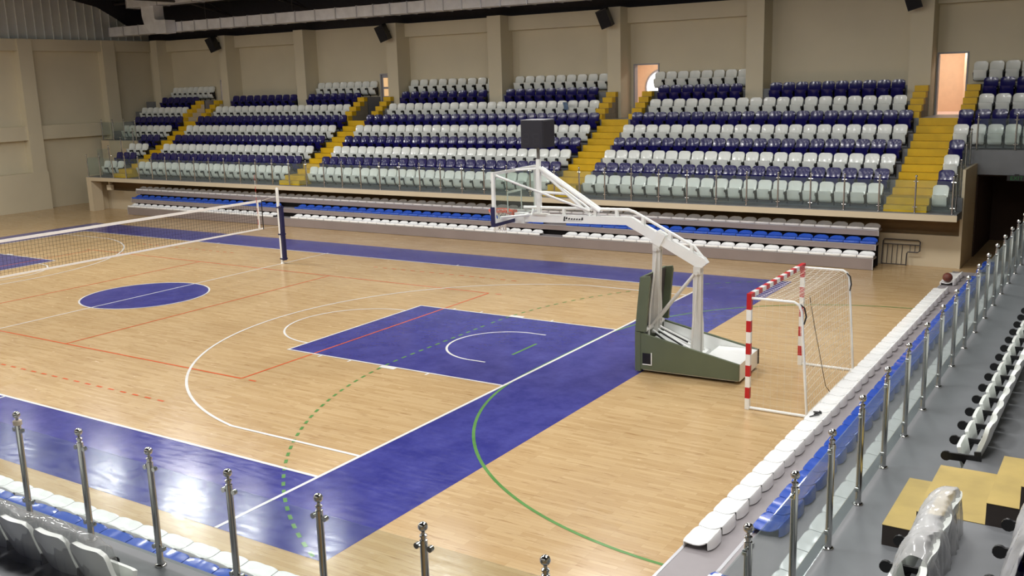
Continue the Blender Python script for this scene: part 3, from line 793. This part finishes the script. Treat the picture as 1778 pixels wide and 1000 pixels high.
b = MB(); b.tube((hx(16.0), -.5, .84), (hx(16.0), .5, .84), .045, n=12); obj('cross_shaft', b, GST, bk)
# bent arm
def armpoly(z): return z
b = MB()
bot = [(12.93, 2.83), (15.43, 2.87), (16.07, 2.55), (16.98, 2.07), (17.13, 2.20)]
top = [(17.06, 2.29), (16.14, 2.72), (15.52, 3.03), (12.93, 2.99)]
b.extr([(hx(x), z) for x, z in bot + top], 'y', -.075, .075)
arm = obj('arm_beam', b, WST, bk, smooth=False)
b = MB(); b.box(hx(12.86), hx(13.1), -.1, .1, 2.8, 3.02); obj('arm_end_plate', b, WST, arm, smooth=False)
b = MB(); b.box(hx(13.3), hx(13.62), -.1, .1, 2.985, 3.02); obj('post_foot_plate', b, GST, arm, smooth=False)
b = MB(); M = Matrix.Translation((hx(16.13), 0, 2.63)) @ Matrix.Rotation(math.radians(27.5), 4, 'Y')
b.box(-.1, .1, -.11, .11, -.13, .13, M); obj('hinge_collar', b, WST, arm, smooth=False)
b = MB()
b.path([(hx(13.05), 0, 3.14), (hx(15.46), 0, 3.17), (hx(15.6), 0, 3.13), (hx(16.85), 0, 2.50), (hx(17.04), 0, 2.28)], .03)
for x, z in ((13.42, 2.99), (14.0, 3.0), (14.72, 3.01), (15.2, 3.02)): b.box(hx(x) - .03, hx(x) + .03, -.03, .03, z, z + .14)
for x in (15.78, 16.35, 16.8):
    zb_ = 3.03 - (x - 15.52) * .495; b.box(hx(x) - .03, hx(x) + .03, -.05, .05, zb_ - .05, zb_ + .14)
obj('top_rail', b, WST, arm)
# dark maker's script on the arm, too small to read in the photograph
b = MB(); yy = -.0765
for k, (x, z0, z1) in enumerate(((14.02, 2.89, 2.985), (14.07, 2.93, 2.975), (14.13, 2.925, 2.96), (14.19, 2.925, 2.955), (14.25, 2.925, 2.955), (14.31, 2.925, 2.955), (14.37, 2.925, 2.955), (14.43, 2.925, 2.98))):
    b.extr([(hx(x), z0), (hx(x) + .035, z0), (hx(x) + .05, z1), (hx(x) + .015, z1)], 'y', yy - .002, yy)
    b.extr([(hx(x) + .005, z0), (hx(x) + .05, z0 + .012), (hx(x) + .05, z0 + .02), (hx(x) + .005, z0 + .012)], 'y', yy - .002, yy)
b.extr([(hx(14.06), 2.900), (hx(14.44), 2.906), (hx(14.44), 2.910), (hx(14.06), 2.905)], 'y', yy - .002, yy)
obj('arm_lettering', b, pm('dark_lettering', (40, 38, 40), .5), arm, smooth=False)
# backboard
BX = hx(12.84)
brd = link('backboard', None, bk)
b = MB(); b.box(BX - .02, BX, -.86, .86, 2.93, 3.92); obj('glass_board', b, BOARDG, brd, smooth=False)
b = MB()
for s in (-1, 1): b.box(BX - .03, BX + .03, s * .9 - .035, s * .9 + .035, 2.9, 3.95)
b.box(BX - .03, BX + .03, -.865, .865, 3.89, 3.95); b.box(BX - .03, BX + .03, -.865, .865, 2.9, 2.96)
obj('board_frame', b, WST, brd, smooth=False)
b = MB()
for s in (-1, 1): b.box(BX - .023, BX - .021, s * .295 - .025, s * .295 + .025, 3.05, 3.5)
b.box(BX - .023, BX - .021, -.27, .27, 3.45, 3.5); obj('target_square', b, WHITEP, brd, smooth=False)
b = MB(); b.box(BX - .05, BX + .035, -.95, .95, 2.83, 2.9)
for s in (-1, 1): b.box(BX - .05, BX + .036, s * .94 - .02, s * .94 + .02, 2.9, 3.24)
obj('edge_padding', b, NAVYPAD, brd, smooth=False)
rm = link('rim', None, bk)
RXc = BX - .02 - .15 - .235
b = MB(); b.torus((RXc, 0, 3.05), .232, .012); b.box(RXc + .21, BX - .021, -.09, .09, 3.03, 3.06); b.box(BX - .04, BX - .021, -.1, .1, 2.95, 3.06)
for s in (-1, 1): b.tube((RXc + .15, s * .17, 3.045), (BX - .03, s * .06, 2.97), .01, n=6)
b.torus((RXc, 0, 3.02), .228, .007)
obj('hoop_ring', b, RIMO, rm)
b = MB(); n = 14
lev = [(.225, 3.03), (.2, 2.95), (.165, 2.86), (.14, 2.77), (.13, 2.68), (.135, 2.6)]
for i in range(n):
    for s in (-1, 1):
        b.path([(RXc + r * math.cos(2 * PI * (i + s * .5 * k) / n), r * math.sin(2 * PI * (i + s * .5 * k) / n), z) for k, (r, z) in enumerate(lev)], .006, 4)
obj('hoop_net', b, CORD, rm)
# struts behind the board
b = MB()
for s in (-1, 1):
    b.tube((BX + .03, s * .84, 3.88), (hx(14.62), s * .05, 3.12), .025, n=10)
    b.tube((BX + .03, s * .7, 3.0), (hx(13.2), s * .06, 2.98), .025, n=8)
    b.tube((hx(13.47), s * .05, 3.98), (hx(14.85), s * .07, 3.12), .035, n=10)
b.tube((hx(13.47), 0, 3.93), (hx(14.62), 0, 3.02), .035, n=10)
b.tube((hx(13.42), 0, 3.47), (hx(14.05), 0, 3.45), .03, n=10)
b.tube((BX + .03, 0, 3.92), (hx(13.42), 0, 3.96), .025, n=10)
obj('board_strut', b, WST, bk)
b = MB(); b.box(hx(13.38), hx(13.46), -.04, .04, 3.0, 4.16); cp = obj('clock_post', b, WST, bk, smooth=False)
b = MB(); b.tube((hx(13.42), 0, 4.14), (hx(13.42), 0, 4.41), .035, n=12); obj('clock_mount', b, pm('grey_clock_mount', (130, 128, 124), .5), cp)
clk = link('shot_clock', None, bk, (hx(13.42), 0, 4.41))
b = MB(); b.bbox(-.265, .265, -.265, .265, 0, .56, .02); b.cur = 1; b.box(-.26, .26, -.26, .26, .56, .57); obj('casing', b, [CLOCKM, pm('pale_clock_lid', (150, 150, 152), .5)], clk, smooth=False)
def seg7(b, x, z, w, h, put):
    t_ = .018
    for a in ((x, x + w, z, z + t_), (x, x + w, z + h / 2 - t_ / 2, z + h / 2 + t_ / 2), (x, x + w, z + h - t_, z + h), (x - t_, x, z + t_, z + h / 2 - t_ / 2), (x - t_, x, z + h / 2 + t_ / 2, z + h - t_), (x + w, x + w + t_, z + t_, z + h / 2 - t_ / 2), (x + w, x + w + t_, z + h / 2 + t_ / 2, z + h - t_)): put(*a)
b = MB()
for x in (-.19, .05):
    seg7(b, x, .07, .12, .22, lambda a0, a1, c0, c1: b.box(a0, a1, -.268, -.264, c0, c1))
obj('clock_digits', b, CLOCKD, clk, smooth=False)

# ------------------------------------------------------------------ handball goal
gl = thing('handball_goal', 'small goal with red and white striped posts and a white net', 'goal', (18.6, 0, 0))
def striped(b, p0, p1, n, w, start):
    p0 = Vector(p0); p1 = Vector(p1)
    for i in range(n):
        b.cur = (i + start) % 2
        b.bar(p0.lerp(p1, i / n), p0.lerp(p1, (i + 1) / n), w, w, up=(1, 0, 0))
for s in (-1, 1):
    b = MB(); striped(b, (0, s * 1.54, 0.0), (0, s * 1.54, 2.0), 10, .08, 0); obj('goal_post', b, [WST, RED], gl, smooth=False)
b = MB(); b.cur = 1; b.box(-.04, .04, -1.58, -1.38, 2.0, 2.08); b.box(-.04, .04, 1.38, 1.58, 2.0, 2.08); striped(b, (0, -1.38, 2.04), (0, 1.38, 2.04), 14, .08, 0); obj('crossbar', b, [WST, RED], gl, smooth=False)
for s in (-1, 1):
    b = MB(); b.path([(.04, s * 1.54, 2.0), (.78, s * 1.54, 2.0), (.86, s * 1.54, 1.95), (.9, s * 1.54, 1.85), (1.04, s * 1.54, .05)], .022); obj('rear_frame', b, WST, gl)
    b = MB(); b.tube((.04, s * 1.54, .025), (1.05, s * 1.54, .025), .028, n=10); obj('ground_bar', b, WST, gl)
    b = MB(); b.path([(.86, s * 1.50, 1.96), (.93, s * 1.48, 1.9), (.96, s * 1.47, 1.75), (.93, s * 1.49, 1.62)], .013); obj('black_strap', b, BLACK, gl)
b = MB(); b.tube((1.04, -1.54, .03), (1.04, 1.54, .03), .022, n=8); obj('ground_bar', b, WST, gl)
# net: thin crossed cords, sagging a little
b = MB()
def npt(u, v):
    y = -1.52 + 3.04 * u
    if v < .3: q = v / .3; x = .02 + .82 * q; z = 2.0 - .07 * math.sin(PI * q) * math.sin(PI * u)
    else: q = (v - .3) / .7; x = .84 + .18 * q - .1 * math.sin(PI * q) * math.sin(PI * u); z = 1.97 - 1.92 * q
    return (x, y, z)
for i in range(25): b.path([npt(i / 24, j / 16) for j in range(17)], .0036, 3)
for j in range(1, 24): b.path([npt(i / 12, j / 23) for i in range(13)], .0036, 3)
for s in (-1, 1):
    for i in range(1, 8): b.path([(.04 + .12 * i * (1 - .0), s * 1.53, 1.99 - .02 * k / 4 - k * 1.95 / 4 * 1.0) for k in range(5)], .0009, 3)
    for j in range(1, 14): b.path([(.03, s * 1.53, j * .14), (.5, s * 1.53, j * .14 - .02), (1.02 - .1 * j / 14, s * 1.53, j * .14)], .0009, 3)
obj('goal_net', b, CORD, gl)
b = MB(); b.path([(.8, -.75, 1.95), (.84, -.72, 1.7), (.86, -.55, 1.3), (.9, -.4, .9), (.95, -.3, .5), (1.0, -.25, .2), (1.06, -.1, .03), (1.12, .2, .006), (1.18, .28, .006)], .006, 6); obj('loose_cord', b, CORDD, gl)

# ------------------------------------------------------------------ volleyball posts and net
def vpost(y, s, label):
    t = thing('volleyball_post', label, 'volleyball post', (0, y, 0), 0, 'volleyball posts')
    b = MB(); b.lathe([(.06, 0), (.06, .02), (.05, .03), (.05, 2.5), (.045, 2.54), (.02, 2.55)], n=16); obj('pole', b, WST, t)
    b = MB(); b.bbox(.015, .135, -.03, .115, .12, 1.95, .02); pd = obj('padding', b, NAVYPAD, t, smooth=False)
    for z in (.17, 1.0, 1.9):
        q = MB(); q.box(-.056, .139, -.056, .119, z - .022, z + .022); obj('strap', q, NAVYPAD, pd)
vpost(5.44, 1, 'white volleyball post with navy padding standing on the halfway line')
vpost(-5.44, -1, 'second white volleyball post with navy padding, at the near end of the net')
vn = thing('volleyball_net', 'volleyball net with white top tape stretched along the halfway line', 'net', (0, 0, 0))
b = MB(); b.box(-.008, .008, -4.7, 4.7, 2.16, 2.235); obj('top_tape', b, TAPEW, vn, smooth=False)
b = MB(); b.box(-.006, .006, -4.7, 4.7, 1.27, 1.32); obj('bottom_tape', b, TAPEW, vn, smooth=False)
b = MB(); b.box(-.01, .01, 4.53, 4.58, 1.3, 2.17); obj('side_band', b, TAPEW, vn, smooth=False)
for e_ in (-4.72, 4.72): b = MB(); b.tube((0, e_, 1.26), (0, e_, 2.22), .016, n=8); obj('end_rod', b, BLACK, vn)
b = MB()
for k in range(94): y = -4.65 + .1 * k; b.box(-.0021, .0021, y - .0021, y + .0021, 1.3, 2.17)
for k in range(1, 9): z = 1.3 + .0975 * k; b.box(-.0021, .0021, -4.7, 4.7, z - .0021, z + .0021)
obj('net_mesh', b, CORDD, vn, smooth=False)
b = MB()
for k in range(10): b.cur = k % 2; b.tube((.015, 4.5, 1.26 + .18 * k), (.015, 4.5, 1.26 + .18 * (k + 1)), .007, n=6)
obj('antenna', b, [CORD, RED], vn)
b = MB(); b.path([(0, 4.72, 2.2), (0, 5.05, 2.24), (0, 5.39, 2.28)], .005, 5); b.path([(0, 4.72, 1.3), (0, 5.05, 1.28), (0, 5.39, 1.26)], .004, 5); b.path([(0, -4.72, 2.2), (0, -5.05, 2.24), (0, -5.39, 2.28)], .005, 5); b.path([(0, -4.72, 1.3), (0, -5.05, 1.28), (0, -5.39, 1.26)], .004, 5); obj('tension_cord', b, CORD, vn)

# ------------------------------------------------------------------ smaller things
bl = MB(); bl.ball((0, 0, 0), .12, 20, 12); bo = obj('basketball', bl, BALLM, angle=80, loc=(20.12, 8.95, .56)); tag(bo, 'brown ball resting on a white shell seat at the far end', 'ball')
for ax in ('x', 'y', 'z'):
    q = MB(); q.torus((0, 0, 0), .1195, .0022, ax, 28, 5); obj('ball_seam', q, BLACK, bo)
# loose white seat stood up behind the ball
b = MB(); b.path([(-.06, -.17, .006), (-.02, -.1, .012), (.05, -.05, .022), (-.03, .0, .03), (.06, .05, .015), (.0, .1, .012), (-.06, .05, .02), (.03, .0, .03), (-.02, -.06, .02), (.04, .12, .012), (.0, .17, .006)], .011, 6)
tag(obj('cable_tangle', b, BLACK, loc=(20.07, -2.5, .43)), 'small tangle of black cable lying on a white shell seat', 'cable')
# folded barrier leaning on the lower wall
t = thing('folded_barrier', 'dark grey tubular barrier leaning on the wall beside the closed stand', 'barrier', (17.62, 13.0, 0))
b = MB(); b.path([(0, 0, .03), (0, .13, .72), (.03, .14, .78), (1.0, .14, .78), (1.05, .14, .74), (1.05, .09, .47), (1.0, .08, .43), (.72, .08, .43), (.70, .07, .38), (.70, 0, .03)], .02); obj('outer_frame', b, DKMETAL, t)
b = MB(); b.tube((0, .02, .05), (.7, .02, .05), .016); b.tube((0, .12, .64), (1.04, .12, .64), .016); obj('cross_rail', b, DKMETAL, t)
for x in (.14, .28, .42, .56): b = MB(); b.tube((x, .02, .05), (x, .12, .64), .012, n=8); obj('baluster', b, DKMETAL, t)
for x in (.78, .92): b = MB(); b.tube((x, .08, .43), (x, .12, .64), .012, n=8); obj('baluster', b, DKMETAL, t)
# loudspeakers on the pillars
for i, (px, lab) in enumerate(((-17.05, 'black loudspeaker tilted down from the pillar above the far corner seats'), (-5.62, 'black loudspeaker on the pillar beside the narrow grey door'), (5.72, 'black loudspeaker on the pillar left of the round-window doorway'), (17.15, 'black loudspeaker cut by the top edge, on the pillar beside the right doorway'))):
    t = thing('loudspeaker', lab, 'loudspeaker', (px, 18.42, 8.1), 0, 'loudspeakers on the pillars')
    b = MB(); M = Matrix.Translation((-.02, -.34, .0)) @ Matrix.Rotation(math.radians(-16), 4, 'Y') @ Matrix.Rotation(math.radians(16), 4, 'X')
    pts = [(-.24, -.22), (.24, -.22), (.17, .2), (-.17, .2)]
    vs = [tuple(M @ Vector((p[0], p[1], z))) for z in (-.36, .36) for p in pts]
    b.add(vs, [(3, 2, 1, 0), (4, 5, 6, 7), (0, 1, 5, 4), (1, 2, 6, 5), (2, 3, 7, 6), (3, 0, 4, 7)]); obj('cabinet', b, BLACK, t, smooth=False)
    b = MB(); b.box(-.215, .215, -.232, -.222, -.33, .33, M); obj('grille', b, BLKSP, t, smooth=False)
    b = MB(); b.tube((0, 0, -.02), (-.02, -.2, -.02), .03, n=8); b.box(-.06, .06, -.02, 0, -.1, .1); obj('wall_bracket', b, BLACK, t)
# air duct along the far wall
t = thing('air_duct', 'long galvanised square air duct under the roof along the far wall, with an elbow', 'duct')
xx = -23.4; k = 0
while xx < 29.5:
    L = .95 if (k // 4) % 3 else 1.25
    b = MB(); s = .0 if k % 2 else .004
    b.box(xx, min(xx + L, 29.6), 16.5 - s, 17.15 + s, 8.74 - s, 9.2 + s); obj('duct_section', b, GALV, t, smooth=False)
    b = MB(); b.box(xx - .025, xx + .025, 16.47, 17.18, 8.71, 9.23); obj('flange', b, ALU, t, smooth=False)
    xx += L; k += 1
t2 = t
b = MB(); b.box(-20.6, -6, 15.7, 16.45, 10.02, 10.55); obj('duct_section', b, GALV, t2, smooth=False)
for x in (-20.6, -18.2, -15.6, -13, -10.4): b = MB(); b.box(x - .03, x + .03, 15.67, 16.48, 9.99, 10.58); obj('flange', b, ALU, t2, smooth=False)
b = MB(); vs = []; fs = []
pathc = [(-19.2, 10.02, 0), (-19.2, 9.55, 0), (-19.12, 9.25, .35), (-18.9, 9.05, .8), (-18.5, 8.97, 1.25), (-17.9, 8.97, 1.57)]
for x, z, a in pathc:
    n = Vector((math.cos(a), 0, math.sin(a))); h = .48 - .16 * (a / 1.57)
    for p in (-1, 1):
        for y in (15.85, 16.46): vs.append(((x + n.x * h * p), y, z + n.z * h * p))
m = len(pathc)
for i in range(m - 1):
    q = i * 4; fs += [(q, q + 1, q + 5, q + 4), (q + 3, q + 2, q + 6, q + 7), (q + 2, q, q + 4, q + 6), (q + 1, q + 3, q + 7, q + 5)]
fs += [(0, 2, 3, 1), (4 * m - 4, 4 * m - 3, 4 * m - 1, 4 * m - 2)]
b.add(vs, fs); obj('elbow', b, GALV, t2, smooth=True, angle=50)
for x in (-16, -10, -4, 2, 8): b = MB(); b.tube((x, 16.8, 9.2), (x, 16.8, roofz(16.8) - .02), .015, n=6); obj('hanger_rod', b, DKMETAL, t2)

# scrap of blue-grey film on a white seat of the far stand
b = MB(); b.shell(lambda u, v: (.1 * u + .02 * math.sin(5 * v), -.02 * v - .012 * math.cos(4 * u), .3 * v), 8, 8, .003)
tag(obj('film_scrap', b, pm('blue_grey_film', (92, 120, 152), .3), loc=(4.22, ey(8) - .345, RZ[7] + .38)), 'small blue-grey film scrap on a white seat in the seventh row up', 'plastic scrap')
# plastic wraps
def wrap(label, cx, cy, cz, rot, w, seed, mat, front=.26, low=.2, top=.80, kink=1.0):
    rnd = random.Random(seed); ph = [rnd.uniform(0, 6.3) for _ in range(8)]
    b = MB()
    def fn(u, v):
        t_ = v * 2 - 1                                    # front hem -> over the top -> back hem
        a = abs(t_)
        z = top - (top - low) * a ** 1.9 + kink * (.014 * math.sin(9 * u + ph[0]) + .02 * math.sin(7 * t_ + 5 * u + ph[1]) + .012 * math.sin(31 * u + 3 * t_ + ph[6]) * a)
        z -= .07 * max(0, abs(u) - .8) / .2
        y = .06 + (.10 if t_ > 0 else front) * math.copysign(a ** .6, t_) + kink * (.016 * math.sin(11 * u + 6 * t_ + ph[2]) + .012 * math.sin(27 * u + 2 * t_ + ph[3]) * a + .01 * math.sin(43 * u + 9 * t_ + ph[7]))
        x = u * w * (1 - .05 * math.sin(4 * t_ + ph[4])) + kink * .016 * math.sin(17 * t_ + ph[5])
        return (x, y, z)
    b.shell(fn, 60, 44, .003)
    tag(obj('plastic_wrap', b, mat, loc=(cx, cy, cz), rotz=rot, angle=60), label, 'plastic sheet')
wrap('crumpled milky plastic sheet over the seats below the pale yellow steps', RS_X, -10.12, 1.72, -PI / 2, .66, 3, FILM, kink=.75)
wrap('milky plastic sheet over seats at the lower right edge', RS_X + .77, -10.3, 2.09, -PI / 2, .75, 8, FILM, kink=1.3)
wrap('clear plastic sheet over the seat backs in the lower left corner', 16.95, NS_Y + .02, 1.72, PI, .80, 12, FILMC, front=.2, low=.25, top=.775, kink=.6)

# ------------------------------------------------------------------ light
def area(name, loc, sx, sy, power, color, rot=(0, 0, 0), spread=None):
    l = bpy.data.lights.new(name, 'AREA'); l.shape = 'RECTANGLE'; l.size = sx; l.size_y = sy; l.energy = power; l.color = color
    if spread: l.spread = spread
    o = bpy.data.objects.new(name, l); COL.objects.link(o); o.location = loc; o.rotation_euler = rot
    return o
for lx, ls, le in ((-15.8, .9, 160), (-9.6, .8, 330), (-4.9, 1.0, 620), (-1.6, .7, 220), (2.0, .8, 220), (7.0, 1.2, 260), (12.6, 1.5, 600), (18.2, 1.5, 500)): area('roof_lamp', (lx, 4.3, 9.4), ls, ls * 1.6, le, (1.0, .98, .95))
for k in range(6): area('roof_fill', (-19 + 8.2 * k, 2.6, 10.7), 1.4, 1.2, 130, (1.0, .985, .96))  # added fill for the upper far stand and walls, not a fitting of the roof
for k in range(6): area('roof_fill', (-18 + 7.6 * k, -5.5, 10.2), 1.4, 1.2, 330, (1.0, .985, .96))  # added fill row over the near half of the court
for k in range(6): area('roof_fill', (-18 + 8.2 * k, -10.8, 9.8), 1.8, 1.4, 560, (1.0, .985, .96))  # added fill row further out, reaching in under the far slab
area('roof_fill', (20.4, -1.5, 10.0), 3.0, 8.0, 230, (1.0, .985, .96))  # added fill to brighten the white seats beside the goal
area('frontal_fill', (3.0, -23.2, 9.6), 46.0, 1.2, 1050, (1.0, .99, .97), (PI / 2, 0, 0))  # added frontal fill for duct, cladding and far wall; no window here
for x in (-17.7, -6.2, 6.9, 18.2): area('corridor_lamp', (x, 21.0, 6.9), 1.6, .6, 85, (1.0, .94, .84))
W = bpy.data.worlds.new('hall_ambient'); S.world = W; W.use_nodes = True
W.node_tree.nodes['Background'].inputs[0].default_value = (.6, .62, .65, 1); W.node_tree.nodes['Background'].inputs[1].default_value = .3

# ------------------------------------------------------------------ camera
cam = bpy.data.cameras.new('camera'); co = bpy.data.objects.new('camera', cam); COL.objects.link(co)
cam.sensor_width = 36; cam.lens = 1703.12 * 36 / 1778; cam.clip_start = .1; cam.clip_end = 200
right = Vector((0.84052344, 0.5409861, -0.02922988)); fwd = Vector((-0.53464549, 0.81953019, -0.20621459))
upv = -(fwd.cross(right)); upv.normalize()
M = Matrix(((right.x, upv.x, -fwd.x, 24.1721695), (right.y, upv.y, -fwd.y, -17.5599078), (right.z, upv.z, -fwd.z, 5.76964594), (0, 0, 0, 1)))
if (M.to_3x3().determinant() < 0):
    upv = -upv
    M = Matrix(((right.x, upv.x, -fwd.x, 24.1721695), (right.y, upv.y, -fwd.y, -17.5599078), (right.z, upv.z, -fwd.z, 5.76964594), (0, 0, 0, 1)))
co.matrix_world = M
S.camera = co
S.view_settings.view_transform = 'Standard'; S.view_settings.look = 'None'; S.view_settings.exposure = -0.36
try:
    S.cycles.use_denoising = True; S.cycles.transparent_max_bounces = 24; S.cycles.max_bounces = 8
    S.cycles.sample_clamp_indirect = 6.0; S.cycles.caustics_reflective = False; S.cycles.caustics_refractive = False
except Exception: pass
